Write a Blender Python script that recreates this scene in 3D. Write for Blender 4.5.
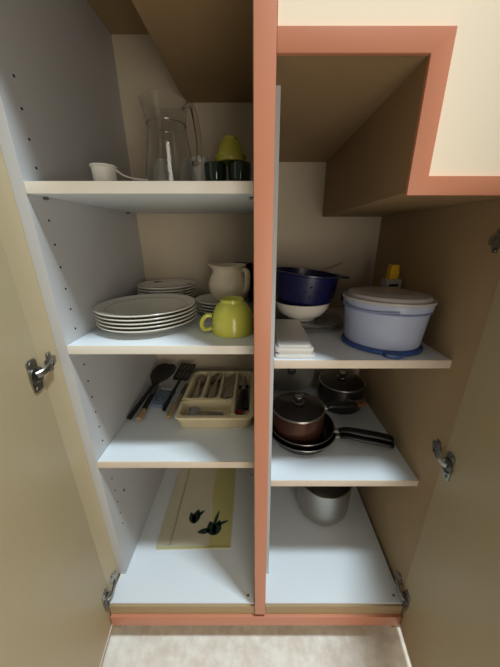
import bpy, math, random
from mathutils import Vector, Matrix, Euler
random.seed(7)
for o in list(bpy.data.objects): bpy.data.objects.remove(o)
scene = bpy.context.scene
C = scene.collection
S = 0.45                      # metres per layout unit (camera to shelf front = 1)
FLZ = -2.19                   # floor level in layout units
def V(x, y, z): return Vector((x*S, y*S, (z-FLZ)*S))
R = math.radians
PI = math.pi

# ------------------------------------------------------------ camera
cam_d = bpy.data.cameras.new('camera'); cam = bpy.data.objects.new('camera', cam_d); C.objects.link(cam)
cam.location = V(0, 0, 0); cam.rotation_euler = (R(70), 0, 0)
cam_d.sensor_fit = 'VERTICAL'; cam_d.sensor_height = 36; cam_d.lens = 36*268/667
cam_d.shift_x = -6/667; cam_d.clip_start = 0.01
scene.camera = cam

# ------------------------------------------------------------ light
world = bpy.data.worlds.new('room_light'); scene.world = world; world.use_nodes = True
bg = world.node_tree.nodes['Background']; bg.inputs[0].default_value = (1.0, 0.93, 0.84, 1); bg.inputs[1].default_value = 0.12
def area(name, loc, target, size, power, col, sy=None):
    l = bpy.data.lights.new(name, 'AREA'); l.energy = power; l.color = col; l.size = size
    if sy: l.shape = 'RECTANGLE'; l.size_y = sy
    o = bpy.data.objects.new(name, l); C.objects.link(o); o.location = loc
    o.rotation_euler = (Vector(target)-Vector(loc)).to_track_quat('-Z', 'Y').to_euler()
    return o
area('ceiling_lamp', V(1.1, 0.06, 4.0), V(0.1, 0.8, -1.5), 0.20, 40, (0.80, 0.93, 1.0))
area('front_fill', V(0.9, -2.2, -0.5), V(0.0, 1.2, -0.5), 0.6, 7, (1.0, 0.90, 0.77), 0.8)  # added fill light behind the camera to brighten the cupboard, not a window
vs = scene.view_settings
vs.view_transform = 'Standard'; vs.look = 'None'; vs.gamma = 1; vs.use_curve_mapping = False; vs.exposure = 0.25

# ------------------------------------------------------------ materials
def lin(c):
    c = c/255
    return c/12.92 if c <= 0.04045 else ((c+0.055)/1.055)**2.4
MATS = {}
def mat(name, rgb, rough=0.5, metal=0.0, var=0.0, scale=8, rgb2=None, bump=0.0, bscale=200, trans=0.0, ior=1.45, stretch=None, coat=0.0, alpha=1.0):
    m = bpy.data.materials.new(name); m.use_nodes = True; MATS[name] = m
    nt = m.node_tree; b = nt.nodes['Principled BSDF']
    col = tuple(lin(v) for v in rgb)+(1,)
    b.inputs['Base Color'].default_value = col
    b.inputs['Roughness'].default_value = rough; b.inputs['Metallic'].default_value = metal
    b.inputs['Transmission Weight'].default_value = trans; b.inputs['IOR'].default_value = ior
    b.inputs['Coat Weight'].default_value = coat; b.inputs['Alpha'].default_value = alpha
    tc = nt.nodes.new('ShaderNodeTexCoord'); mp = nt.nodes.new('ShaderNodeMapping')
    nt.links.new(tc.outputs['Object'], mp.inputs[0])
    if stretch: mp.inputs['Scale'].default_value = stretch
    if var > 0 or rgb2:
        n = nt.nodes.new('ShaderNodeTexNoise'); n.inputs['Scale'].default_value = scale; n.inputs['Detail'].default_value = 5
        nt.links.new(mp.outputs[0], n.inputs['Vector'])
        r = nt.nodes.new('ShaderNodeValToRGB')
        c2 = tuple(lin(v) for v in rgb2)+(1,) if rgb2 else tuple(v*(1-var) for v in col[:3])+(1,)
        r.color_ramp.elements[0].color = c2; r.color_ramp.elements[1].color = col
        r.color_ramp.elements[0].position = 0.35; r.color_ramp.elements[1].position = 0.65
        nt.links.new(n.outputs['Fac'], r.inputs[0]); nt.links.new(r.outputs[0], b.inputs['Base Color'])
    if bump > 0:
        n2 = nt.nodes.new('ShaderNodeTexNoise'); n2.inputs['Scale'].default_value = bscale; n2.inputs['Detail'].default_value = 3
        nt.links.new(mp.outputs[0], n2.inputs['Vector'])
        bp = nt.nodes.new('ShaderNodeBump'); bp.inputs['Strength'].default_value = bump; bp.inputs['Distance'].default_value = 0.001
        nt.links.new(n2.outputs['Fac'], bp.inputs['Height']); nt.links.new(bp.outputs[0], b.inputs['Normal'])
    return m
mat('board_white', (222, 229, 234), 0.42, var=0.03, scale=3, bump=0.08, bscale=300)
mat('edge_white', (240, 236, 226), 0.5, var=0.03, scale=20)
mat('edge_beige', (228, 212, 194), 0.5, var=0.06, scale=20)
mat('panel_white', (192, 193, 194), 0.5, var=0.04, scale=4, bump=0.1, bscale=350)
mat('beige_board', (172, 147, 110), 0.6, var=0.10, scale=5, bump=0.12, bscale=250)
mat('soffit_shaded', (158, 130, 94), 0.6, var=0.10, scale=5, bump=0.12, bscale=250)  # beige_board made darker: the shade on the soffits is in the colour
mat('beige_door', (190, 173, 138), 0.45, var=0.06, scale=3, bump=0.06, bscale=180)
mat('back_board', (190, 177, 155), 0.6, var=0.05, scale=3)
mat('cream_paint', (254, 238, 212), 0.55, var=0.03, scale=2, bump=0.05)
mat('salmon_paint', (202, 132, 101), 0.42, var=0.04, scale=6)
mat('lit_strip_white', (236, 232, 222), 0.45, var=0.02)  # for the strip of lit floor painted under the doors
mat('hole_dark', (38, 34, 30), 0.9, var=0.1)
mat('steel', (170, 166, 158), 0.36, 1.0, var=0.08, scale=12)
mat('steel_brushed', (186, 182, 172), 0.34, 1.0, var=0.10, scale=6, stretch=(1, 1, 40))
mat('steel_dull', (140, 138, 132), 0.42, 1.0, var=0.2, scale=40)
mat('plate_white', (226, 222, 212), 0.18, var=0.02, coat=0.3)
mat('plate_line', (150, 148, 140), 0.3, var=0.1)
mat('plate_motif', (70, 66, 62), 0.4, var=0.3, scale=60)
mat('pitcher_cream', (222, 210, 188), 0.22, var=0.03, coat=0.3)
mat('cup_yellow', (206, 208, 92), 0.22, var=0.04, coat=0.3)
mat('mug_brown', (52, 38, 34), 0.3, var=0.15)
mat('jug_glass', (250, 252, 252), 0.02, trans=1.0, ior=1.45)
mat('clear_plastic', (225, 225, 222), 0.14, trans=0.85, ior=1.3)
mat('lid_film', (206, 204, 204), 0.22, trans=0.35, ior=1.3, bump=0.5, bscale=40)
mat('green_glass', (14, 44, 34), 0.08, var=0.2, coat=0.5)
mat('olive_plastic', (156, 152, 60), 0.35, var=0.06)
mat('white_plastic', (224, 222, 216), 0.35, var=0.03)
mat('tray_cream', (226, 212, 176), 0.38, var=0.04)
mat('black_plastic', (22, 21, 21), 0.42, var=0.2, scale=30)
mat('grey_plastic', (168, 168, 164), 0.45, var=0.05)
mat('red_plastic', (150, 26, 30), 0.35, var=0.1)
mat('wood_light', (182, 154, 114), 0.55, rgb2=(154, 124, 86), scale=14, stretch=(1, 8, 1))
mat('wood_red', (132, 82, 54), 0.45, rgb2=(108, 62, 40), scale=14, stretch=(8, 1, 1))
mat('cloth_blue', (118, 132, 156), 0.8, var=0.12, scale=40)
mat('blue_dark', (22, 25, 70), 0.3, var=0.06)
mat('blue_base', (54, 82, 142), 0.35, var=0.06)
mat('lavender', (172, 182, 208), 0.35, var=0.03)
mat('lavender_dark', (130, 142, 176), 0.4, var=0.03)
mat('yellow_plastic', (236, 186, 40), 0.35, var=0.06)
mat('pan_black', (26, 25, 25), 0.32, var=0.2, scale=30)
mat('pan_outer', (62, 60, 60), 0.34, 0.6, var=0.1)
mat('pan_rim', (150, 148, 146), 0.3, 1.0, var=0.1)
mat('pan_brown', (80, 48, 34), 0.3, 0.5, var=0.1)
mat('dark_glass', (90, 76, 70), 0.06, trans=0.8, ior=1.4)
mat('mat_pale', (206, 201, 178), 0.35, rgb2=(200, 194, 168), scale=6)
mat('mat_yellow', (196, 190, 128), 0.35, var=0.05)
mat('mat_edge', (196, 190, 116), 0.4, var=0.05)
mat('leaf_print', (18, 64, 48), 0.5, rgb2=(22, 40, 48), scale=30)
mat('ruler_print', (120, 112, 60), 0.5, var=0.1)
# floor: speckled vinyl
def floor_mat():
    m = mat('floor_vinyl', (248, 246, 238), 0.45, rgb2=(236, 230, 218), scale=45, bump=0.1, bscale=120)
    nt = m.node_tree; b = nt.nodes['Principled BSDF']
    base = b.inputs['Base Color'].links[0].from_socket
    n = nt.nodes.new('ShaderNodeTexNoise'); n.inputs['Scale'].default_value = 16; n.inputs['Detail'].default_value = 8; n.inputs['Roughness'].default_value = 0.7
    tc = [x for x in nt.nodes if x.type == 'TEX_COORD'][0]; nt.links.new(tc.outputs['Object'], n.inputs['Vector'])
    r = nt.nodes.new('ShaderNodeValToRGB'); r.color_ramp.elements[0].position = 0.42; r.color_ramp.elements[1].position = 0.60
    r.color_ramp.elements[0].color = (0.76, 0.68, 0.62, 1); r.color_ramp.elements[1].color = (1, 1, 1, 1)
    mx = nt.nodes.new('ShaderNodeMixRGB'); mx.blend_type = 'MULTIPLY'; mx.inputs[0].default_value = 0.55
    nt.links.new(n.outputs['Fac'], r.inputs[0]); nt.links.new(base, mx.inputs[1]); nt.links.new(r.outputs[0], mx.inputs[2])
    nt.links.new(mx.outputs[0], b.inputs['Base Color'])
floor_mat()

# ------------------------------------------------------------ geometry helpers: a geo is (verts, faces)
def g_box(x0, x1, y0, y1, z0, z1):
    v = [Vector(p) for p in ((x0,y0,z0),(x1,y0,z0),(x1,y1,z0),(x0,y1,z0),(x0,y0,z1),(x1,y0,z1),(x1,y1,z1),(x0,y1,z1))]
    return v, [(0,3,2,1),(4,5,6,7),(0,1,5,4),(1,2,6,5),(2,3,7,6),(3,0,4,7)]
def g_join(*gs):
    v = []; f = []
    for g in gs:
        n = len(v); v += list(g[0]); f += [tuple(i+n for i in q) for q in g[1]]
    return v, f
def g_xf(g, m):
    return [m @ Vector(p) for p in g[0]], g[1]
def g_move(g, x, y, z): return g_xf(g, Matrix.Translation((x, y, z)))
def g_rot(g, a, ax='Z'): return g_xf(g, Matrix.Rotation(a, 4, ax))
def g_lathe(prof, n=40, sx=1, sy=1):
    v = []; f = []; rows = []
    for r, z in prof:
        if r < 1e-6:
            rows.append([len(v)]); v.append(Vector((0, 0, z)))
        else:
            rows.append(list(range(len(v), len(v)+n)))
            v += [Vector((r*sx*math.cos(2*PI*k/n), r*sy*math.sin(2*PI*k/n), z)) for k in range(n)]
    for a, b in zip(rows, rows[1:]):
        for k in range(n):
            q = [a[k % len(a)], a[(k+1) % len(a)], b[(k+1) % len(b)], b[k % len(b)]]
            w = []
            for i in q:
                if i not in w: w.append(i)
            if len(w) > 2: f.append(tuple(w))
    return v, f
def spline(pts, n=6):
    pts = [Vector(p) for p in pts]; out = []
    for i in range(len(pts)-1):
        p0 = pts[max(i-1, 0)]; p1 = pts[i]; p2 = pts[i+1]; p3 = pts[min(i+2, len(pts)-1)]
        for k in range(n):
            t = k/n
            out.append(0.5*((2*p1)+(p2-p0)*t+(2*p0-5*p1+4*p2-p3)*t*t+(3*p1-p0-3*p2+p3)*t**3))
    out.append(pts[-1]); return out
def g_tube(pts, rad, n=10, flat=1.0, up=(0, 0, 1), closed=False):
    """rad: number or list; flat scales the section along 'up'."""
    pts = [Vector(p) for p in pts]; m = len(pts); v = []; f = []; up = Vector(up)
    for i, p in enumerate(pts):
        if closed: t = pts[(i+1) % m]-pts[i-1]
        else: t = pts[min(i+1, m-1)]-pts[max(i-1, 0)]
        t.normalize(); s = t.cross(up)
        if s.length < 1e-4: s = t.cross(Vector((0, 1, 0.01)))
        s.normalize(); u = s.cross(t).normalized()
        r = rad[i] if isinstance(rad, (list, tuple)) else rad
        for k in range(n):
            a = 2*PI*k/n; v.append(p+s*(r*math.cos(a))+u*(r*flat*math.sin(a)))
    for i in range(m if closed else m-1):
        j = (i+1) % m
        for k in range(n):
            f.append((i*n+k, i*n+(k+1) % n, j*n+(k+1) % n, j*n+k))
    if not closed:
        f.append(tuple(range(n-1, -1, -1))); f.append(tuple(range((m-1)*n, m*n)))
    return v, f
def g_torus(R_, r, n=48, m=8, sx=1, sy=1, flat=1.0):
    return g_tube([(R_*sx*math.cos(2*PI*k/n), R_*sy*math.sin(2*PI*k/n), 0) for k in range(n)], r, m, flat, closed=True)
def g_prism(poly, d0, d1, axis='Y'):
    n = len(poly); v = []
    for d in (d0, d1):
        for a, b in poly:
            v.append(Vector((a, d, b)) if axis == 'Y' else Vector((a, b, d)) if axis == 'Z' else Vector((d, a, b)))
    f = [tuple(range(n)), tuple(range(2*n-1, n-1, -1))]
    for k in range(n): f.append((k, n+k, n+(k+1) % n, (k+1) % n))
    return v, f
def g_strip(st, th=0.0016):
    """Loft along y: stations (y, halfwidth, z, dish). Closed thin shell."""
    v = []; f = []; m = 5; k = len(st)
    for s in (0, 1):
        for y, w, z, d in st:
            for j in range(m):
                t = -1+2*j/(m-1)
                v.append(Vector((w*t, y, z+d*t*t-(th if s else 0))))
    for i in range(k-1):
        for j in range(m-1):
            a = i*m+j; f.append((a, a+1, a+m+1, a+m)); o = k*m
            f.append((o+a, o+a+m, o+a+m+1, o+a+1))
        o = k*m
        f.append((i*m, (i+1)*m, o+(i+1)*m, o+i*m)); f.append((i*m+m-1, o+i*m+m-1, o+(i+1)*m+m-1, (i+1)*m+m-1))
    o = k*m
    for j in range(m-1):
        f.append((j, o+j, o+j+1, j+1)); a = (k-1)*m+j; f.append((a, a+1, o+a+1, o+a))
    return v, f
def rrect(w, h, r, n=5):
    """rounded rectangle outline centred at origin"""
    p = []
    for cx, cy, a0 in ((w/2-r, h/2-r, 0), (-w/2+r, h/2-r, 90), (-w/2+r, -h/2+r, 180), (w/2-r, -h/2+r, 270)):
        for k in range(n+1):
            a = R(a0+90*k/n); p.append((cx+r*math.cos(a), cy+r*math.sin(a)))
    return p
def obj(name, g, m, parent=None, loc=(0, 0, 0), rot=(0, 0, 0), smooth=True, bevel=0.0, ang=35):
    me = bpy.data.meshes.new(name); me.from_pydata([tuple(p) for p in g[0]], [], g[1]); me.update()
    import bmesh
    bm = bmesh.new(); bm.from_mesh(me); bmesh.ops.recalc_face_normals(bm, faces=bm.faces)
    if bevel > 0:
        ed = [e for e in bm.edges if len(e.link_faces) == 2 and e.calc_face_angle(0) > R(50)]
        bmesh.ops.bevel(bm, geom=ed, offset=bevel, segments=2, affect='EDGES', profile=0.7)
    bm.to_mesh(me); bm.free()
    if smooth:
        for p in me.polygons: p.use_smooth = True
        me.set_sharp_from_angle(angle=R(ang))
    me.materials.append(MATS[m])
    o = bpy.data.objects.new(name, me); C.objects.link(o); o.parent = parent; o.location = loc; o.rotation_euler = rot
    return o
def tag(o, label=None, cat=None, group=None, kind=None):
    if label: o['label'] = label
    if cat: o['category'] = cat
    if group: o['group'] = group
    if kind: o['kind'] = kind
    return o
def thing(name, label, cat, loc=(0, 0, 0), rot=(0, 0, 0), group=None):
    o = bpy.data.objects.new(name, None); C.objects.link(o); o.location = loc; o.rotation_euler = rot
    o.empty_display_size = 0.02
    return tag(o, label, cat, group)
def dup(root, loc=None, rot=None, label=None, group=None):
    r = root.copy(); C.objects.link(r)
    if loc is not None: r.location = loc
    if rot is not None: r.rotation_euler = rot
    if label: r['label'] = label
    if group: r['group'] = group
    for ch in list(root.children):
        c = ch.copy(); C.objects.link(c); c.parent = r
        for g in list(ch.children):
            d = g.copy(); C.objects.link(d); d.parent = c
    return r
def ubox(x0, x1, y0, y1, z0, z1):
    a = V(x0, y0, z0); b = V(x1, y1, z1); return g_box(a.x, b.x, a.y, b.y, a.z, b.z)
def struct(name, g, m, parent=None, bevel=0.0):
    o = obj(name, g, m, parent, bevel=bevel, smooth=bevel > 0)
    if parent is None: o['kind'] = 'structure'
    return o
def uprism(poly, y0, y1):
    return g_prism([(x*S, (z-FLZ)*S) for x, z in poly], y0*S, y1*S)

# ------------------------------------------------------------ the cupboard shell
WL, WR = -0.81, 0.81           # side walls
FY, BY = 0.86, 1.88            # front frame, back wall
PT = 0.043                     # left white panel thickness
PX = WL+PT                     # its inner face
Z1, Z2, Z3, ZB = 0.170, -0.417, -1.022, -1.872      # left shelves, bottom
ZR1, ZR2 = -0.482, -1.142
struct('floor', ubox(-4.5, 4.5, -5, 2.4, FLZ-0.1, FLZ), 'floor_vinyl')
struct('wall_left', ubox(WL-0.06, WL, 0.9015, BY, FLZ, 1.005), 'beige_door')
struct('wall_right', ubox(WR, WR+0.06, 0.9015, BY, FLZ, 0.1155), 'beige_board')  # same board as wall_left; its warmer light is put into this browner colour
struct('wall_back', ubox(WL-0.06, WR+0.06, BY, BY+0.05, FLZ, 1.06), 'back_board')
# stair soffits: stepped ceiling over the two compartments
struct('ceiling', uprism([(WL-0.06, 1.005), (-0.40, 1.005), (-0.40, 0.712), (0.02, 0.712), (0.02, 0.420), (0.428, 0.420), (0.428, 0.116), (WR+0.06, 0.116),
                          (WR+0.06, 0.16), (0.476, 0.16), (0.476, 0.465), (0.07, 0.465), (0.07, 0.762), (-0.35, 0.762), (-0.35, 1.06), (WL-0.06, 1.06)], 0.8585, BY), 'soffit_shaded')
# cream side of the stairs over the opening and beside it
struct('wall_front', uprism([(-3.2, FLZ), (-0.87, FLZ), (-0.87, 1.055), (-0.345, 1.055), (-0.345, 0.765), (0.052, 0.765), (0.052, 0.466), (0.480, 0.466), (0.480, 0.156),
                             (0.87, 0.156), (0.87, FLZ), (3.2, FLZ), (3.2, 2.6), (-3.2, 2.6)], FY-0.004, FY+0.035), 'cream_paint')
# salmon frame
t0 = struct('trim_1', ubox(-0.006, 0.050, 0.845, 0.885, -1.93, 0.72), 'salmon_paint', bevel=0.001)
t0['label'] = 'salmon painted upright between the two compartments'
t1 = struct('trim_2', uprism([(0.0505, 0.418), (0.426, 0.418), (0.426, 0.108), (0.87, 0.108), (0.87, 0.156), (0.478, 0.156), (0.478, 0.468), (0.0505, 0.468)], 0.845, 0.8585), 'salmon_paint', bevel=0.001)
t2 = struct('trim_3', ubox(-0.796, 0.796, 0.845, 0.880, -2.035, -1.956), 'salmon_paint', bevel=0.001)
t3 = struct('trim_4', uprism([(-0.87, 1.005), (-0.40, 1.005), (-0.40, 0.712), (-0.0065, 0.712), (-0.0065, 0.76), (-0.345, 0.76), (-0.345, 1.055), (-0.87, 1.055)], 0.845, 0.8585), 'salmon_paint', bevel=0.001)
t1['label'] = 'salmon stepped frame along the cream stair side'; t2['label'] = 'salmon bottom rail above the floor'; t3['label'] = 'salmon stepped frame over the tall compartment'
struct('trim_5', ubox(-0.796, -0.009, 0.858, 0.885, -1.9555, -1.886), 'beige_board')
struct('trim_6', ubox(0.052, 0.796, 0.858, 0.885, -1.9555, -1.886), 'beige_board')
struct('baseboard_front', ubox(WL, WR, 0.92, 0.94, FLZ, -1.931), 'beige_board')
# partition behind the upright, with the white panel screwed to its right face
struct('wall_middle', ubox(-0.008, 0.030, 0.886, BY, -1.930, 0.712), 'back_board')
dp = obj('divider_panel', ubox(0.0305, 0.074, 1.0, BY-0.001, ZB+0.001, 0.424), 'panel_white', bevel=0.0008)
tag(dp, 'white upright divider panel behind the salmon post', 'panel')
# left white panel with shelf holes
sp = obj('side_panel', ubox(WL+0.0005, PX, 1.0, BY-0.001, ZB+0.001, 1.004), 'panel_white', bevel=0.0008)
tag(sp, 'tall white side panel drilled with shelf peg holes', 'panel')
hole = g_rot(g_lathe([(0, 0), (0.0020, 0), (0.0020, 0.0005), (0, 0.0005)], 12), R(90), 'Y')
hm = None
for hy in (1.076,):
    for k in range(28):
        z = 0.476-0.0845*k
        if any(abs(z-(q-0.018)) < 0.022 for q in (Z1, Z2, Z3)): continue
        if z < -1.62: continue
        p = V(PX, hy, z)
        if hm is None: hm = obj('peg_hole', hole, 'hole_dark', sp, p); 
        else:
            h2 = hm.copy(); C.objects.link(h2); h2.location = p
big = obj('screw_hole', g_xf(hole, Matrix.Scale(1.7, 4)), 'hole_dark', sp, V(PX, 1.152, -1.387))

# shelves
TH = 0.037
def shelf(x0, x1, z, label, edge, y0=1.0, pegs=True):
    s = thing('shelf', label, 'shelf', V((x0+x1)/2, y0, z-TH))
    o = -s.location
    g = ubox(x0, x1, y0+0.004, BY-0.001, z-TH, z); obj('board', g_move(g, *o), 'board_white', s, bevel=0.0006)
    g = ubox(x0, x1, y0, y0+0.0042, z-TH, z); obj('edge_band', g_move(g, *o), edge, s, bevel=0.0004)
    if pegs:
        for px in (x0+0.006, x1-0.006):
            for py in (1.076, 1.74):
                q = V(px, py, z-TH-0.006)
                obj('peg', g_move(g_rot(g_lathe([(0, -0.004), (0.0022, -0.004), (0.0022, 0.004), (0, 0.004)], 10), R(90), 'Y'), *(q+o)), 'steel_dull', s)
    return s
shelf(PX+0.001, -0.009, Z1, 'white shelf carrying the glass jug', 'edge_white')
shelf(PX+0.001, -0.009, Z2, 'white shelf carrying the plate stacks and yellow cup', 'edge_white')
shelf(PX+0.001, -0.009, Z3, 'white shelf carrying the cutlery tray', 'edge_beige')
shelf(0.075, WR-0.001, ZR1, 'white shelf under the lavender food container', 'edge_beige')
shelf(0.075, WR-0.001, ZR2, 'white shelf carrying the frying pans', 'edge_beige')
def bottom(x0, x1, label):
    s = thing('bottom_board', label, 'board', V((x0+x1)/2, 0.87, ZB-0.013)); o = -s.location
    obj('board', g_move(ubox(x0, x1, 0.868, BY-0.001, ZB-0.013, ZB), *o), 'board_white', s, bevel=0.0006)
    for sx, sy in ((x1-0.035, 0.90), (x1-0.035, 1.7)):
        obj('screw', g_move(g_lathe([(0, 0.0008), (0.0028, 0.0006), (0.0032, 0)], 12), *(V(sx, sy, ZB)+o)), 'steel_dull', s)
    return s
bottom(WL+0.012, -0.009, 'white bottom board under the pale yellow mat')
bottom(0.031, WR-0.012, 'white bottom board under the steel pot')
# board supports under the bottoms
struct('baseboard_back', ubox(WL, WR, 1.80, BY, FLZ, ZB-0.0135), 'beige_board')

# ------------------------------------------------------------ doors with concealed hinges
def hinge(parent, sgn, z):
    """door space: x along the door from its hinge edge, sgn*y towards the room side of the inner face."""
    h = obj('hinge', g_xf(g_prism(rrect(0.022, 0.056, 0.006), 0, 0.0025, 'Z'), Matrix(((1,0,0,0),(0,0,sgn,0),(0,1,0,0),(0,0,0,1)))), 'steel', parent, (0.019, 0, z))
    # cup rim, arm and mounting plate
    M = Matrix(((1,0,0,0),(0,0,sgn,0),(0,1,0,0),(0,0,0,1)))
    obj('cup', g_xf(g_lathe([(0, 0.001), (0.010, 0.001), (0.013, 0.004), (0.0145, 0.004), (0.0145, 0.001)], 24), M), 'steel_dull', h, (-0.001, sgn*0.002, 0))
    arm = [(0.000, sgn*0.005, 0), (-0.008, sgn*0.011, 0.002), (-0.020, sgn*0.012, 0.005), (-0.036, sgn*0.010, 0.007)]
    obj('arm', g_tube(spline(arm, 4), 0.0062, 8, 0.5, up=(0, 1, 0)), 'steel', h)
    pl = g_prism([(-0.014, -0.006), (-0.006, -0.007), (-0.004, -0.017), (0.005, -0.017), (0.007, -0.007), (0.012, -0.005), (0.012, 0.005), (0.007, 0.007), (0.005, 0.017), (-0.004, 0.017), (-0.006, 0.007), (-0.014, 0.006)], 0, 0.003, 'Z')
    ym = sgn*0.0055
    obj('mounting_plate', g_xf(pl, M), 'steel', h, (-0.042, ym-sgn*0.0055, 0.006), (0, 0, -sgn*R(6)))
    for zz in (-0.011, 0.015):
        obj('screw', g_xf(g_lathe([(0, 0.0018), (0.003, 0.0015), (0.0036, 0)], 10), M), 'steel_dull', h, (-0.040, ym-sgn*.0025, zz+.004))
    for zz in (-0.022, 0.022):
        obj('screw', g_xf(g_lathe([(0, 0.0018), (0.003, 0.0015), (0.0036, 0)], 10), M), 'steel_dull', h, (0.003, sgn*0.0025, zz))
    obj('screw', g_xf(g_lathe([(0, 0.0025), (0.0032, 0.002), (0.0036, 0)], 10), M), 'steel_dull', h, (-0.030, sgn*0.013, 0.006))
DZ0 = -2.035; DT = 0.018
def door(name, x, rz, sgn, poly, hz, label):
    base = V(x, 0.900, DZ0)
    pts = [(px*S, (pz-DZ0)*S) for px, pz in poly]
    d = obj(name, g_prism(pts, 0, -sgn*DT), 'beige_door', None, base, (0, 0, rz), bevel=0.0008)
    d['kind'] = 'structure'; d['label'] = label
    w = max(p[0] for p in pts)
    obj('lit_floor_strip', g_box(0.001, w-0.001, min(0.0008*sgn, -sgn*DT), max(0.0008*sgn, -sgn*DT), -0.0030, 0.0005), 'lit_strip_white', d)  # white strip added to imitate the lit floor showing under the door
    for z in hz: hinge(d, sgn, (z-DZ0)*S)
door('door_1', WL+0.002, R(-84), 1, [(0, DZ0), (0.80, DZ0), (0.80, 0.70), (0.41, 0.70), (0.41, 1.0), (0, 1.0)], (-1.83, -0.475, 0.88), 'tan tall cupboard door swung open by the plates')
door('door_2', WR-0.002, R(-96), -1, [(0, DZ0), (0.76, DZ0), (0.76, 0.45), (0.37, 0.45), (0.37, 0.10), (0, 0.10)], (-1.83, -0.90, -0.03), 'tan cupboard door swung open by the pans')

# ------------------------------------------------------------ plates
def plate_geo(Rr, h=0.019, n=48):
    return g_lathe([(0, .002), (Rr*.56, .002), (Rr*.58, 0), (Rr*.61, 0), (Rr*.63, .005), (Rr*.985, h-.003), (Rr, h-.001), (Rr*.992, h), (Rr*.66, .0095), (Rr*.60, .0075), (0, .0075)], n)
ORD = ['top', 'second from the top', 'third from the top', 'fourth from the top', 'fifth from the top', 'sixth from the top', 'seventh from the top', 'eighth from the top', 'ninth from the top', 'tenth from the top']
def plate_stack(name, x, y, zb, Rr, n, kind, cat, h, group, jig, motif, line=True):
    for k in range(n):
        dx, dy = (jig*random.uniform(-1, 1), jig*random.uniform(-1, 1)) if k else (0, 0)
        nth = n-1-k
        lab = kind+', '+('topmost of its stack' if nth == 0 else 'lowest of its stack' if k == 0 else ORD[nth]+' of its stack')
        loc = V(x, y, zb)+Vector((dx, dy, k*0.0076))
        p = obj(name, plate_geo(Rr, h), 'plate_white', None, loc, (0, 0, random.uniform(0, 6)))
        tag(p, lab, cat, group)
        if k == n-1:
            if line:
                obj('rim_line', g_move(g_torus(Rr*.80, .0008, 56, 6, flat=.5), 0, 0, .0095+(h-.0095)*(.80-.66)/.332+.0002), 'plate_line', p)
            if motif:
                for a in range(3):
                    an = a*2.1+0.6
                    g = g_prism([(0.012*math.cos(t)*(1+.3*math.cos(3*t)), .005*math.sin(t)*(1+.3*math.cos(3*t))) for t in [2*PI*i/18 for i in range(18)]], 0, .0006, 'Z')
                    m = Matrix.Rotation(an, 4, 'Z') @ Matrix.Translation((0, Rr*.80, .0097+(h-.0095)*.42)) @ Matrix.Rotation(R(13), 4, 'X')
                    obj('motif', g_xf(g, m), 'plate_motif', p)
plate_stack('dinner_plate', -0.530, 1.283, Z2, 0.1045, 5, 'white dinner plate with thin grey line', 'plate', .019, 'dinner plates', .0008, False)
plate_stack('dessert_plate', -0.562, 1.695, Z2, 0.080, 7, 'smaller white dessert plate behind the dinner plates', 'plate', .016, 'dessert plates', .0006, True)
plate_stack('saucer', -0.195, 1.525, Z2, 0.068, 4, 'white saucer stacked under the cream milk pitcher', 'saucer', .014, 'saucers', .001, False, False)
# cream pitcher on the saucers
PM = Matrix.Diagonal((1.06, 1.06, .93, 1))
pt = thing('milk_pitcher', 'cream round-bellied milk pitcher standing on the saucers', 'pitcher', V(-0.148, 1.515, Z2)+Vector((0, 0, 3*.0076+.0077)))
prof = [(0, 0), (.028, 0), (.030, .002), (.042, .014), (.0495, .034), (.0495, .050), (.044, .068), (.038, .080), (.037, .088), (.041, .096), (.0395, .097), (.035, .089), (.036, .080), (.042, .068), (.0465, .05), (.0465, .034), (.04, .016), (0, .008)]
g = g_lathe(prof, 48)
for p in g[0]:
    if p.z > .080:
        t = (p.z-.080)/.017; a = math.atan2(p.y, -p.x)
        k = math.exp(-(a/.38)**2)*t; p.x -= .011*k; p.z += .004*k
obj('body', g_xf(g, PM), 'pitcher_cream', pt)
h = spline([(.036, -.010, .084), (.045, -.022, .088), (.053, -.030, .080), (.053, -.031, .060), (.050, -.027, .042), (.040, -.018, .030)], 5)
obj('handle', g_xf(g_rot(g_tube(h, .0052, 10, 1.3, up=(.5, .866, 0)), R(-14)), PM), 'pitcher_cream', pt)
# dark mug behind
mg = thing('mug', 'dark brown mug behind the milk pitcher', 'mug', V(-0.095, 1.79, Z2))
obj('body', g_lathe([(0, 0), (.027, 0), (.029, .003), (.032, .08), (.0325, .115), (.0315, .116), (.0295, .114), (.029, .01), (0, .006)], 36), 'mug_brown', mg)
obj('rim', g_move(g_torus(.0312, .0012, 40, 6), 0, 0, .1155), 'plate_white', mg)
obj('handle', g_tube(spline([(-.030, -.005, .09), (-.045, -.006, .085), (-.048, -.006, .06), (-.040, -.006, .035), (-.029, -.005, .03)], 4), .004, 8, up=(0, 1, 0)), 'mug_brown', mg)
# yellow cup upside down
yc = thing('tea_cup', 'yellow tea cup turned upside down at the shelf front', 'cup', V(-0.107, 1.180, Z2))
prof = [(.0420, 0), (.0430, .001), (.0430, .012), (.0420, .030), (.038, .046), (.031, .058), (.024, .0635), (.0235, .069), (.0215, .070), (.0205, .066), (0, .0655), (0, .060), (.022, .0595), (.030, .055), (.036, .044), (.040, .029), (.0412, .012), (.0412, .001)]
obj('body', g_lathe(prof+[prof[0]], 48), 'cup_yellow', yc)
obj('handle', g_tube(spline([(-.0415, -.008, .036), (-.051, -.010, .037), (-.0605, -.012, .027), (-.062, -.012, .015), (-.056, -.011, .007), (-.0425, -.008, .010)], 5), .0046, 10, 1.3, up=(0, 1, 0)), 'cup_yellow', yc)

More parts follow.
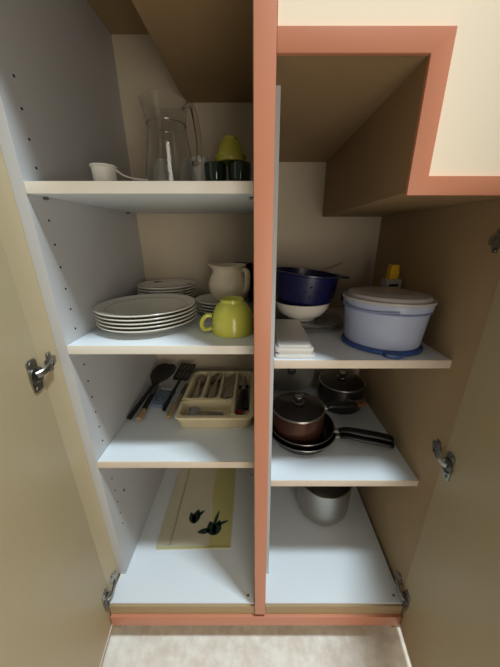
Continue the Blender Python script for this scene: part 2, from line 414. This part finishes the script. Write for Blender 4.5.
# ------------------------------------------------------------ top shelf
jg = thing('glass_jug', 'clear glass water jug with a looped handle', 'jug', V(-0.415, 1.50, Z1), (0, 0, R(-8)))
prof = [(0, 0), (.056, 0), (.0600, .003), (.0605, .012), (.057, .050), (.050, .100), (.043, .150), (.0405, .172), (.042, .185), (.0470, .225), (.0462, .226), (.0400, .186), (.0382, .172), (.0408, .150), (.048, .100), (.055, .050), (.0580, .014), (.054, .009), (0, .008)]
g = g_lathe(prof, 48)
for p in g[0]:
    if p.z > .178:
        t = (p.z-.178)/.048; a = math.atan2(p.y, -p.x); k = math.exp(-(a/.45)**2)*t
        p.x -= .010*k; p.z += .006*k
JM = Matrix.Diagonal((.96, .96, .81, 1))
obj('body', g_xf(g, JM), 'jug_glass', jg)
obj('handle', g_xf(g_tube(spline([(.0425, 0, .200), (.054, -.002, .212), (.064, -.003, .198), (.0705, -.003, .150), (.0715, -.003, .105), (.064, -.002, .088), (.0550, 0, .086)], 6), .0062, 12, 1.25, up=(0, 1, 0)), JM), 'jug_glass', jg)
obj('neck_ring', g_move(g_torus(.0396, .0014, 48, 8), 0, 0, .140), 'jug_glass', jg)
# small white cups behind the jug
def white_cup(x, y, Rr, h, label, handle=None, cat='cup'):
    t = thing('small_cup', label, cat, V(x, y, Z1), (0, 0, handle or 0))
    obj('body', g_lathe([(0, .0), (Rr*.62, 0), (Rr*.66, .002), (Rr*.86, h*.35), (Rr*.98, h*.8), (Rr, h), (Rr-.002, h), (Rr*.93, h*.8), (Rr*.8, h*.35), (Rr*.55, .005), (0, .004)], 32), 'white_plastic', t)
    if handle is not None:
        obj('handle', g_tube(spline([(Rr*.93, 0, h*.88), (Rr+.010, 0, h*.84), (Rr+.017, 0, h*.55), (Rr+.012, 0, h*.28), (Rr*.80, 0, h*.22)], 5), .0034, 8, up=(0, 1, 0)), 'white_plastic', t)
    return t
def egg_cup(x, y, Rr, h, label):       # upside-down rounded beaker
    t = thing('small_beaker', label, 'beaker', V(x, y, Z1))
    obj('body', g_lathe([(Rr, 0), (Rr*1.0, h*.3), (Rr*.92, h*.65), (Rr*.70, h*.90), (Rr*.4, h*.985), (0, h), (0, h-.003), (Rr*.4, h*.985-.003), (Rr*.66, h*.87), (Rr*.88, h*.62), (Rr*.95, h*.3), (Rr*.95, 0), (Rr, 0)], 32), 'white_plastic', t)
    obj('base_ring', g_move(g_torus(Rr*.45, .0015, 28, 6), 0, 0, h*.975), 'white_plastic', t)
egg_cup(-0.53, 1.735, .0290, .104, 'white rounded beaker seen through the jug')
egg_cup(-0.385, 1.755, .0225, .106, 'slim white beaker beside the jug handle')
white_cup(-0.300, 1.63, .020, .094, 'small white handled cup between the jug and green glasses', handle=R(-15))
# scoop
sc = thing('measuring_scoop', 'small white measuring scoop with its handle towards the jug', 'scoop', V(-0.575, 1.165, Z1))
obj('bowl', g_lathe([(0, 0), (.016, 0), (.0185, .003), (.0195, .031), (.0215, .033), (.0215, .035), (.0185, .035), (.0170, .005), (0, .003)], 32), 'white_plastic', sc)
obj('handle', g_tube(spline([(.018, .002, .030), (.032, .006, .021), (.050, .010, .017), (.068, .014, .016)], 5), .0042, 8, .45), 'white_plastic', sc)
# green glasses on a saucer with an olive juicer on top
gx = [(-0.185, 1.40), (-0.075, 1.39)]
sa = obj('saucer', plate_geo(.066, .008), 'plate_white', None, V(-0.165, 1.375, Z1)); tag(sa, 'flat white dish under the dark green glasses', 'saucer')
for k, (x, y) in enumerate(gx):
    gl = thing('tumbler', ('dark green glass tumbler nearer the jug', 'dark green glass tumbler nearer the salmon post')[k], 'glass', V(x, y, Z1)+Vector((0, 0, .0076)), (0, 0, 0), 'green tumblers')
    g = g_lathe([(0, 0), (.018, 0), (.0195, .002), (.0225, .040), (.0225, .052), (.0210, .0525), (.0205, .04), (.0175, .006), (0, .005)], 40)
    for i, p in enumerate(g[0]):
        if .003 < p.z < .045: p.x *= 1+.03*math.cos(10*math.atan2(p.y, p.x)); p.y *= 1+.03*math.cos(10*math.atan2(p.y, p.x))
    obj('body', g, 'green_glass', gl)
    obj('rim', g_move(g_torus(.0218, .0010, 40, 6), 0, 0, .0524), 'green_glass', gl)
jz = V(-0.113, 1.39, Z1)+Vector((0, 0, .0076+.0535))
ju = thing('citrus_juicer', 'olive green plastic juicer cup resting on the green tumblers', 'juicer', jz)
JU = Matrix.Diagonal((.88, .88, .82, 1))
obj('bowl', g_xf(g_lathe([(.030, 0), (.0335, .001), (.0345, .009), (.036, .011), (.036, .014), (.032, .0145), (.029, .025), (.024, .040), (.019, .046), (0, .0465), (0, .043), (.017, .043), (.022, .037), (.028, .022), (.029, .010), (.029, .001), (.030, 0)], 40), JU), 'olive_plastic', ju)
g = g_lathe([(.0165, .046), (.0165, .052), (.013, .055), (.004, .056), (0, .058)], 36)
for p in g[0]:
    a = math.atan2(p.y, p.x); k = 1+.12*math.cos(6*a); p.x *= k; p.y *= k
obj('cone', g_xf(g, JU), 'olive_plastic', ju)

# ------------------------------------------------------------ cutlery tray (moulded, rounded wells)
TW, TL, THt = .196, .246, .037
tx0, ty0 = -0.452, 1.225
tr = thing('cutlery_tray', 'cream plastic cutlery tray with rounded compartments', 'tray', V(tx0, ty0, Z3))
def sd_rr(x, y, x0, x1, y0, y1, r):
    cx, cy = (x0+x1)/2, (y0+y1)/2; qx = abs(x-cx)-(x1-x0)/2+r; qy = abs(y-cy)-(y1-y0)/2+r
    return math.hypot(max(qx, 0), max(qy, 0))+min(max(qx, qy), 0)-r
wells = [(.008, .049, .088, .238, .016), (.055, .096, .088, .238, .016), (.102, .139, .083, .238, .016), (.146, .188, .012, .238, .016), (.008, .139, .010, .078, .016)]
nx, ny = 99, 124
v = []; f = []
for j in range(ny):
    for i in range(nx):
        x = TW*i/(nx-1); y = TL*j/(ny-1)
        d = min(sd_rr(x, y, *w) for w in wells)
        t = max(0, min(1, -d/.006)); t = t*t*(3-2*t)
        z = THt-(THt-.012)*t
        if d > 0 and .083 > y > .005 and x < .14: z -= .006*(1-abs(y-.083)/.083) if y > .075 else 0
        v.append(Vector((x, y, z)))
for j in range(ny-1):
    for i in range(nx-1):
        a = j*nx+i; f.append((a, a+1, a+nx+1, a+nx))
# outer corners rounded: pull the outline in and add a skirt
ring = [i for i in range(nx)]+[j*nx+nx-1 for j in range(1, ny)]+[(ny-1)*nx+i for i in range(nx-2, -1, -1)]+[j*nx for j in range(ny-2, 0, -1)]
cr = .018
for idx in range(len(v)):
    p = v[idx]; cx = min(max(p.x, cr), TW-cr); cy = min(max(p.y, cr), TL-cr); dx, dy = p.x-cx, p.y-cy
    if dx and dy:
        L = math.hypot(dx, dy); m = max(abs(dx), abs(dy)); p.x = cx+dx/L*m; p.y = cy+dy/L*m
n0 = len(v); cxm, cym = TW/2, TL/2
for lvl, (inn, zz) in enumerate(((-.0015, THt-.001), (-.0015, THt-.005), (.001, THt-.006), (.007, .002), (.010, 0))):
    for r_ in ring:
        p = v[r_]; dx = (p.x-cxm)/cxm; dy = (p.y-cym)/cym
        v.append(Vector((p.x-dx*inn, p.y-dy*inn, zz)))
m = len(ring)
for k in range(m): f.append((ring[k], ring[(k+1) % m], n0+(k+1) % m, n0+k))
for l in range(4):
    for k in range(m): f.append((n0+l*m+k, n0+l*m+(k+1) % m, n0+(l+1)*m+(k+1) % m, n0+(l+1)*m+k))
f.append(tuple(n0+4*m+k for k in range(m)))
obj('tray_body', (v, f), 'tray_cream', tr, ang=60)
# cutlery
def spoon_geo(L=.135):
    return g_strip([(0, .0045, .002, 0), (.004, .0075, .002, 0), (L*.3, .005, .004, 0), (L*.62, .003, .005, 0), (L*.68, .0045, .004, .001), (L*.75, .0105, .001, .004), (L*.84, .0135, 0, .006), (L*.93, .0115, .001, .005), (L*.985, .006, .003, .003), (L, .002, .005, .001)])
def fork_geo(L=.135):
    g = g_strip([(0, .0045, .002, 0), (.004, .0075, .002, 0), (L*.3, .005, .004, 0), (L*.60, .003, .005, 0), (L*.66, .006, .003, .001), (L*.70, .0105, .001, .001), (L*.77, .011, 0, .001)])
    for k in range(4):
        x = -.0093+k*.0062
        g = g_join(g, g_tube([(x, L*.76, 0), (x, L*.88, 0), (x*.98, L, .005)], [.0017, .0016, .0007], 6, .6))
    return g
def knife_geo(L=.14):
    return g_strip([(0, .004, .003, 0), (.004, .0075, .003, 0), (L*.45, .006, .003, 0), (L*.5, .005, .003, 0), (L*.55, .0085, .003, 0), (L*.85, .009, .003, 0), (L*.96, .005, .003, 0), (L, .001, .003, 0)], .0022)
def cut(name, g, lab, cat, grp, lx, ly, lz, rz=0, rx=0, m='steel'):
    o = obj(name, g, m, None, V(tx0, ty0, Z3)+Vector((lx, ly, lz+.0085)), (rx, 0, rz)); return tag(o, lab, cat, grp)
fg, sg, kg = fork_geo(), spoon_geo(), knife_geo()
for k in range(4):
    cut('fork', fg, 'steel fork lying in the tray well next to the turner', 'fork', 'forks in the tray', .024+.003*k, .095, .0065+.0055*k, R(-2+1.5*k))
for k in range(4):
    cut('spoon', sg, 'steel spoon lying in the tray well between forks and knives', 'spoon', 'spoons in the tray', .072+.002*k, .096, .0065+.0055*k, R(2-1.5*k))
for k in range(5):
    cut('table_knife', kg, 'steel table knife lying in the middle of the tray', 'knife', 'knives in the tray', .112+.004*k, .092, .0065+.0045*k, R(1.5-1*k))
tg = spoon_geo(.095)
for k, (lx, ly, a) in enumerate(((.030, .042, -80), (.034, .034, -88))):
    cut('teaspoon', g_move(tg, 0, -.0, 0), 'small steel teaspoon in the front well of the tray', 'spoon', 'teaspoons in the tray', lx+.085, ly-.005*k, .0065+.004*k, R(-a))
# peeler and black handled tools in the right well
pk = thing('bottle_opener', 'black handled opener with a red end in the right tray well', 'opener', V(tx0, ty0, Z3)+Vector((.160, .030, .018)), (R(6), 0, R(-3)))
obj('handle', g_tube(spline([(0, .018, .003), (0, .05, .004), (.001, .10, .006)], 5), .0085, 10, .7), 'black_plastic', pk)
obj('end_cap', g_tube(spline([(0, 0, .003), (0, .010, .003), (0, .0185, .003)], 3), [.003, .006, .008, .0085, .0085, .0085, .0085], 10, .7), 'red_plastic', pk)
obj('blade', g_tube([(0.001, .098, .006), (.001, .13, .008), (.001, .165, .010)], [.006, .007, .002], 8, .3), 'steel', pk)
pk = thing('paring_knife', 'black handled paring knife in the right tray well', 'knife', V(tx0, ty0, Z3)+Vector((.177, .060, .019)), (R(4), 0, R(3)))
obj('handle', g_tube(spline([(0, 0, .003), (0, .03, .005), (0, .085, .004)], 5), .007, 10, .8), 'black_plastic', pk)
obj('blade', g_move(g_strip([(0, .006, .003, 0), (.05, .006, .003, 0), (.075, .001, .003, 0)], .0015), 0, .083, .001), 'steel', pk)
pk = thing('corkscrew', 'steel corkscrew with a black grip in the right tray well', 'corkscrew', V(tx0, ty0, Z3)+Vector((.168, .150, .034)), (0, 0, R(12)))
obj('grip', g_tube([(-.015, 0, 0), (.013, 0, 0)], .006, 10), 'black_plastic', pk)
obj('worm', g_tube([(.003*math.cos(t*.9), .004+t*.0022, .003*math.sin(t*.9)) for t in range(28)], .0013, 6), 'steel', pk)

# ------------------------------------------------------------ cooking tools left of the tray
def along(a, b): return (b-a).to_track_quat('Y', 'Z').to_euler()
a, b = V(-.742, 1.30, Z3+.020), V(-.640, 1.78, -.885)
ld = thing('cooking_spoon', 'black cooking spoon leaning in the corner by the side panel', 'spoon', a, along(a, b)); L = (b-a).length
obj('handle', g_tube(spline([(0, 0, 0), (0, L*.3, .001), (0, L*.62, 0)], 5), [.0075]*3+[.007]*3+[.006]*3+[.005]*2, 10, .6), 'black_plastic', ld)
obj('bowl', g_strip([(L*.55, .005, 0, 0), (L*.62, .016, -.002, .003), (L*.70, .030, -.006, .008), (L*.82, .037, -.009, .011), (L*.93, .034, -.008, .010), (L*.985, .022, -.004, .006), (L, .010, 0, .002)], .0025), 'black_plastic', ld)
a, b = V(-.685, 1.30, Z3+.018), V(-.700, 1.66, Z3+.030)
t = thing('wooden_handled_knife', 'kitchen knife with a pale wooden handle end beside the blue pad', 'knife', a, along(a, b)); L = (b-a).length
obj('handle_end', g_tube(spline([(0, 0, 0), (0, .015, .0005), (0, .038, 0)], 4), .0078, 10, .7), 'wood_light', t)
obj('handle', g_tube(spline([(0, .0375, 0), (0, .07, .001), (0, .105, 0)], 4), .0078, 10, .7), 'black_plastic', t)
obj('blade', g_move(g_strip([(0, .008, 0, 0), (.02, .009, 0, 0), (.055, .007, 0, 0), (.066, .001, 0, 0)], .0018), 0, .104, 0), 'steel_dull', t)
a, b = V(-.565, 1.38, Z3+.020), V(-.500, 1.80, -.895)
tn = thing('slotted_turner', 'black slotted turner with its head beside the cutlery tray', 'turner', a, along(a, b)); L = (b-a).length
obj('handle', g_tube(spline([(0, 0, 0), (0, L*.3, .002), (0, L*.60, .001)], 5), [.0062]*6+[.005]*5, 10, .6), 'black_plastic', tn)
bars = [g_box(-.026, .026, L*.985, L, -.001, .0015), g_box(-.023, .023, L*.60, L*.66, -.001, .0015)]
for k in range(6):
    x = -.0215+k*.0086; bars.append(g_box(x-.0032, x+.0032, L*.655, L*.99, -.0009, .0014))
bars += [g_box(-.026, -.0215, L*.64, L*.99, -.001, .0015), g_box(.0215, .026, L*.64, L*.99, -.001, .0015), g_box(-.024, .024, L*.80, L*.825, -.001, .0015)]
obj('slotted_head', g_join(*bars), 'black_plastic', tn, smooth=False)
a, b = V(-.518, 1.32, Z3+.018), V(-.492, 1.60, Z3+.026)
t = thing('wooden_spatula', 'tool with a slim pale wooden handle against the cutlery tray', 'spatula', a, along(a, b)); L = (b-a).length
obj('handle', g_tube(spline([(0, 0, 0), (0, .04, .001), (0, L*.75, 0)], 4), [.0066]*5+[.006]*4, 10, .7), 'wood_light', t)
obj('ferrule', g_tube([(0, L*.73, 0), (0, L*.80, 0)], .0062, 10, .7), 'steel', t)
obj('blade', g_strip([(L*.79, .005, 0, 0), (L*.9, .009, 0, 0), (L*1.3, .010, -.002, 0), (L*1.33, .007, -.002, 0)], .0015), 'steel_dull', t)
bp = thing('blue_packet', 'flat pale blue packet lying among the cooking tools', 'packet', V(-.625, 1.53, Z3), (0, 0, R(-12)))
obj('packet', g_prism(rrect(.050, .085, .006), 0, .010, 'Z'), 'cloth_blue', bp, bevel=.002)
obj('printed_ring', g_move(g_torus(.011, .0016, 28, 6, flat=.3), 0, -.012, .0101), 'leaf_print', bp)
obj('top_seam', g_box(-.023, .023, .036, .041, .0095, .0115), 'white_plastic', bp)

# ------------------------------------------------------------ yellow mat on the bottom board
ma, mb = V(-.640, 1.128, ZB), V(-.160, 1.875, ZB)
mt = thing('chopping_mat', 'pale yellow flexible chopping mat with a ruler and dark green leaves', 'mat', ma, (0, 0, R(1)))
mw, ml = mb.x-ma.x, mb.y-ma.y-.006
obj('sheet', g_prism([(p[0]+mw/2, p[1]+ml/2) for p in rrect(mw, ml, .006)], .0004, .0024, 'Z'), 'mat_pale', mt)
obj('colour_band', g_prism([(mw*.70, .004), (mw*.985, .004), (mw*.985, ml-.004), (mw*.66, ml-.004), (mw*.655, ml*.5), (mw*.70, ml*.28)], .0024, .0027, 'Z'), 'mat_yellow', mt)
obj('edge_strip', g_box(.002, mw-.002, .0015, .0050, .0024, .0027), 'mat_edge', mt)
obj('ruler_line', g_box(mw*.185, mw*.190, .010, ml-.01, .0024, .0027), 'ruler_print', mt)
tk = []
for k in range(60):
    y = .012+k*.005; w = .010 if k % 10 == 0 else .007 if k % 5 == 0 else .0045
    tk.append(g_box(mw*.185-w, mw*.185, y, y+.0007, .0024, .0027))
obj('ruler_ticks', g_join(*tk), 'ruler_print', mt)
def leaf(cx, cy, L, W_, ang, name='printed_leaf'):
    pts = []; L *= 1.2; W_ *= 1.25
    for k in range(13):
        t = k/12; pts.append((W_*math.sin(PI*t)**.8*(1-.35*t), L*t))
    for k in range(11, 0, -1):
        t = k/12; pts.append((-W_*math.sin(PI*t)**.8*(1-.35*t), L*t))
    g = g_rot(g_prism(pts, .0027, .0030, 'Z'), ang)
    obj(name, g_move(g, cx, cy, 0), 'leaf_print', mt, smooth=False)
q = lambda x, y: ((x-(-.640))*S, (y-1.128)*S)
x, y = q(-.425, 1.285); leaf(x, y, .034, .010, R(25)); leaf(x, y, .040, .012, R(-8)); leaf(x+.004, y+.022, .026, .005, R(-48))
x, y = q(-.285, 1.205); leaf(x, y, .038, .014, R(18)); leaf(x+.004, y, .040, .013, R(-15)); leaf(x-.002, y+.026, .045, .005, R(-14)); leaf(x+.004, y+.030, .036, .0045, R(-70)); leaf(x-.008, y+.016, .034, .008, R(98))

# ------------------------------------------------------------ right compartment, upper shelf
# flat dish and white bowl, blue colander nested on top
cx, cy = 0.262, 1.50
dsh = obj('serving_dish', plate_geo(.088, .012), 'clear_plastic', None, V(cx+.045, cy, ZR1)); tag(dsh, 'shallow clear dish on the shelf under the white bowl, lower of two', 'dish', 'clear dishes')
dsh = obj('serving_dish', plate_geo(.086, .012), 'clear_plastic', None, V(cx+.040, cy, ZR1)+Vector((0, 0, .0076))); tag(dsh, 'shallow clear dish touching the white bowl, upper of two', 'dish', 'clear dishes')
bw = obj('bowl', g_lathe([(0, .0), (.034, 0), (.036, .005), (.054, .015), (.066, .031), (.071, .0475), (.069, .0482), (.064, .032), (.052, .018), (.034, .009), (0, .008)], 48), 'plate_white', None, V(cx, cy, ZR1)+Vector((0, 0, .0152)))
tag(bw, 'white bowl under the blue colander', 'bowl')
co = thing('colander', 'dark blue plastic colander resting in the white bowl', 'colander', V(cx, cy, ZR1)+Vector((0, 0, .0510)), (0, R(6), 0))
cp = [(0, 0), (.050, 0), (.056, .003), (.066, .016), (.070, .018), (.074, .040), (.078, .078), (.082, .080), (.082, .083), (.0765, .083), (.072, .040), (.062, .017), (.054, .006), (0, .003)]
obj('body', g_lathe(cp, 56), 'blue_dark', co)
for sx in (1,):
    hp = [(sx*.076, -.030), (sx*.092, -.026), (sx*.103, -.014), (sx*.103, .014), (sx*.092, .026), (sx*.076, .030)]
    obj('handle', g_prism(hp, .0795, .0835, 'Z'), 'blue_dark', co, bevel=.001)
hg = g_lathe([(0, 0), (.0028, 0), (.0028, .0006), (0, .0006)], 8); hb = None
for row, (rr, zz) in enumerate(((.0732, .034), (.0747, .046), (.0758, .058))):
    for k in range(20):
        an = 2*PI*(k+.5*(row % 2))/20
        o = obj('drain_hole', g_rot(hg, R(80), 'Y'), 'hole_dark', co) if hb is None else hb.copy()
        if hb is None: hb = o
        else: C.objects.link(o)
        o.location = (rr*math.cos(an), rr*math.sin(an), zz); o.rotation_euler = (0, 0, an)
stk = tag(obj('skewer', g_tube([V(.36, 1.70, -.262), V(.46, 1.80, -.212), V(.585, 1.86, -.170)], .0014, 6), 'wood_light'), 'thin pale stick leaning behind the blue colander', 'stick')
# stacked white flat boxes at the front
for k, (dx, dy, w, l, h_, rz) in enumerate(((.010, .0, .076, .185, .011, 1), (.006, .004, .073, .180, .012, -1))):
    bx = thing('flat_box', ('white flat plastic box lid beside the post, lower of two', 'white flat plastic box lid beside the post, upper of two')[k], 'box lid', V(.078, 1.008, ZR1)+Vector((w/2+.0012, l/2+.004+dy, .0002+k*.0112)), (0, 0, 0), 'white box lids')
    outer = rrect(w, l, .006); 
    obj('lid', g_prism(outer, 0, h_*.55, 'Z'), 'white_plastic', bx, bevel=.0012)
    obj('raised_top', g_prism(rrect(w-.010, l-.010, .005), h_*.55, h_, 'Z'), 'white_plastic', bx, bevel=.0012)
# lavender container
ct = thing('food_container', 'large oval lavender food container with clear lid and blue base', 'container', V(.588, 1.185, ZR1), (0, 0, R(-30)))
sx, sy = .91, .73
obj('base', g_lathe([(0, 0), (.084, 0), (.088, .002), (.088, .007), (.085, .009), (0, .009)], 56, sx, sy), 'blue_base', ct)
obj('base_tab', g_prism([(.012, -.062), (.046, -.050), (.048, -.060), (.038, -.070), (.020, -.073)], .0005, .007, 'Z'), 'blue_base', ct, bevel=.001)
obj('body', g_lathe([(0, .009), (.078, .009), (.081, .012), (.087, .070), (.089, .084), (.0915, .085), (.0925, .097), (.091, .099), (.0885, .099), (.0865, .084), (.084, .07), (.078, .014), (0, .012)], 64, sx, sy), 'lavender', ct)
obj('rim_band', g_move(g_torus(.0895, .0022, 64, 8, sx, sy), 0, 0, .0815), 'lavender_dark', ct)
hp = [(.0935*sx*math.cos(t), .0935*sy*math.sin(t), .088-.004*math.cos((t+1.9)*2.2)) for t in [R(-150)+k*R(80)/14 for k in range(15)]]
obj('carry_handle', g_tube(hp, .0022, 8), 'lavender_dark', ct)
ld = obj('lid', g_lathe([(.0945, .097), (.0955, .099), (.0950, .103), (.088, .1045), (.084, .110), (.070, .113), (.050, .1145), (0, .115), (0, .113), (.050, .1125), (.070, .111), (.082, .108), (.086, .1025), (.0930, .101), (.0945, .097)], 64, sx, sy), 'lid_film', ct)
obj('lid_fold', g_tube(spline([(-.060, -.018, .1120), (-.02, -.030, .1138), (.03, -.028, .1140), (.064, -.014, .1120)], 6), .0020, 8, .6), 'clear_plastic', ld)
obj('latch', g_move(g_box(-.008, .008, -.003, .003, -.006, .006), -.0842, .006, .090), 'hole_dark', ct, bevel=.001)
# grey and yellow gadget behind it
yb = thing('kitchen_gadget', 'grey gadget with a yellow top standing behind the food container', 'gadget', V(.740, 1.475, ZR1), (0, 0, R(8)))
obj('body', g_xf(g_prism([(-.014, 0), (.014, 0), (.016, .07), (.020, .098), (.021, .118), (-.021, .118), (-.020, .098), (-.016, .07)], -.011, .011, 'Y'), Matrix.Identity(4)), 'grey_plastic', yb, bevel=.002)
obj('top', g_prism([(-.011, .118), (.011, .118), (.012, .134), (.010, .142), (.009, .152), (-.008, .152), (-.011, .140)], -.008, .008, 'Y'), 'yellow_plastic', yb, bevel=.0015)
obj('slot', g_box(-.012, .012, -.0116, -.0105,   .101, .107), 'hole_dark', yb)

# ------------------------------------------------------------ right compartment, middle shelf: pans
def pan(name, x, y, z, Rr, h, label, hang, hl, cat='pan', hz=.020, htilt=.012, mats=('pan_outer', 'pan_black', 'pan_rim', 'black_plastic'), tip=None, rb=.78):
    t = thing(name, label, cat, Vector(V(x, y, 0).to_2d().to_3d())+Vector((0, 0, z)))
    obj('outer_wall', g_lathe([(0, 0), (Rr*rb, 0), (Rr*(rb+.06), .002), (Rr*.99, h-.001), (Rr*.985, h)], 56), mats[0], t)
    obj('inner_coating', g_lathe([(Rr*.985, h), (Rr*.965, h), (Rr*(rb+.03), .0045), (Rr*rb, .003), (0, .003)], 56), mats[1], t)
    obj('rim', g_move(g_torus(Rr*.985, .0014, 56, 8), 0, 0, h), mats[2], t)
    ca, sa_ = math.cos(hang), math.sin(hang)
    P = lambda d, zz, o=0: (ca*d-sa_*o, sa_*d+ca*o, zz)
    obj('ferrule', g_tube([P(Rr*.95, hz), P(Rr+.012, hz+.003)], .0080, 12, .70), 'steel', t)
    pts = spline([P(Rr+.010, hz+.003), P(Rr+hl*.22, hz+.004+htilt*.6), P(Rr+hl*.5, hz+htilt*1.0), P(Rr+hl*.8, hz+htilt*.8), P(Rr+hl, hz+htilt*.3)], 5)
    n = len(pts); rad = [.0088+.0034*min(1, 2.2*i/n) for i in range(n)]; rad[-1] *= .85
    obj('handle', g_tube(pts, rad, 12, .56), mats[3], t)
    if tip:
        e = P(Rr+hl-.004, hz+htilt*.32); e2 = P(Rr+hl+.012, hz+htilt*.25); e3 = P(Rr+hl+.026, hz+htilt*.1)
        obj('handle_tip', g_tube([e, e2, e3], [.0095, .0095, .006], 12, .72), tip, t)
    return t
zs = V(0, 0, ZR2).z
pan('frying_pan', .276, 1.330, zs, .091, .026, 'black frying pan, lower of the two nested pans', R(-14), .140, hz=.013, htilt=.007)
pan('frying_pan', .276, 1.340, zs+.0125, .087, .024, 'black frying pan with a bright rim holding the saucepan', R(-14), .143, hz=.0142, htilt=.0075)
sz = zs+.0125+.0034
sp_ = pan('saucepan', .250, 1.345, sz, .070, .070, 'brown saucepan with a glass lid stacked in the pans', R(8), .098, cat='saucepan', hz=.058, htilt=.006, mats=('pan_brown', 'pan_black', 'pan_rim', 'black_plastic'), tip='wood_red', rb=.92)
def glass_lid(parent, Rr, z, knob, m='dark_glass', rimm='steel'):
    l = obj('lid', g_move(g_lathe([(Rr*.97, .001), (Rr*.97, .003), (Rr*.75, .010), (Rr*.4, .015), (0, .0165), (0, .0145), (Rr*.4, .013), (Rr*.75, .008), (Rr*.95, .001), (Rr*.97, .001)], 48), 0, 0, z), m, parent)
    obj('lid_rim', g_move(g_torus(Rr*.985, .0020, 56, 8), 0, 0, z+.0022), rimm, l)
    obj('knob_base', g_move(g_lathe([(0, .016), (.016, .0155), (.016, .018), (.009, .021), (0, .021)], 28), 0, 0, z), rimm, l)
    obj('knob', g_move(g_lathe([(.007, .020), (.0075, .023), (.0145, .0255), (.0165, .028), (.014, .0305), (0, .0315)], 28), 0, 0, z), knob, l)
    obj('knob_cap', g_move(g_lathe([(.0105, .0305), (.0100, .0320), (0, .0325)], 24), 0, 0, z), 'steel', l)
    return l
glass_lid(sp_, .070, .0705, 'black_plastic')
# dark pot at the back
bpot = thing('cooking_pot', 'dark cooking pot with a glass lid at the back of the shelf', 'pot', V(.605, 1.665, ZR2), (0, 0, R(-75)))
PR = .070
obj('outer_wall', g_lathe([(0, 0), (PR*.9, 0), (PR*.96, .003), (PR, .010), (PR, .078), (PR*.985, .080)], 56), 'pan_outer', bpot)
obj('inner_wall', g_lathe([(PR*.985, .080), (PR*.95, .080), (PR*.95, .006), (0, .004)], 56), 'pan_black', bpot)
for s_ in (-1, 1):
    obj('side_handle', g_tube(spline([(s_*PR*.97, -.022, .062), (s_*(PR+.018), -.020, .064), (s_*(PR+.022), 0, .065), (s_*(PR+.018), .020, .064), (s_*PR*.97, .022, .062)], 5), .0046, 8), 'steel', bpot)
glass_lid(bpot, PR, .0805, 'black_plastic')
obj('maker_plate', g_move(g_rot(g_prism(rrect(.026, .014, .004), 0, .001, 'Y'), R(90), 'Z'), PR+.0003, 0, .045), 'steel', bpot)
# spare glass lid leaning on the back
sl = thing('pan_lid', 'clear glass pan lid leaning on the back behind the saucepan', 'lid', V(.268, 1.800, ZR2), (R(80), 0, 0))
lr = .085
l = obj('glass', g_move(g_lathe([(lr*.97, .001), (lr*.97, .003), (lr*.75, .009), (lr*.4, .013), (0, .0145), (0, .0125), (lr*.4, .011), (lr*.75, .007), (lr*.95, .001), (lr*.97, .001)], 56), 0, lr+.001, 0), 'clear_plastic', sl)
obj('rim', g_move(g_torus(lr*.985, .0018, 64, 8), 0, lr+.001, .002), 'steel_dull', sl)
obj('knob', g_move(g_lathe([(.012, .013), (.008, .018), (.013, .026), (.010, .029), (0, .030)], 24), 0, lr+.001, 0), 'black_plastic', sl)

# ------------------------------------------------------------ steel pot on the bottom board
QM = Matrix.Diagonal((1.06, 1.06, 1.04, 1))
stp = thing('steel_pot', 'round-bottomed stainless steel pot on the bottom board', 'pot', V(.475, 1.41, ZB))
obj('outer_wall', g_xf(g_lathe([(0, 0), (.045, 0), (.052, .002), (.066, .012), (.075, .032), (.078, .055), (.078, .128), (.0785, .130), (.0785, .137), (.0770, .138)], 64), QM), 'steel_brushed', stp)
obj('inner_wall', g_xf(g_lathe([(.0770, .138), (.0755, .137), (.075, .055), (.07, .03), (.05, .006), (0, .004)], 64), QM), 'steel', stp)
obj('rim', g_xf(g_move(g_torus(.0778, .0022, 64, 8), 0, 0, .138), QM), 'steel', stp)
obj('bracket', g_xf(g_tube([(-.076, -.004, .122), (-.092, -.006, .124)], .007, 10, .7), QM), 'steel', stp)
obj('handle', g_xf(g_tube(spline([(-.090, -.006, .124), (-.110, -.008, .127), (-.150, -.012, .128)], 5), [.0075]*5+[.009]*6, 12, .8), QM), 'black_plastic', stp)
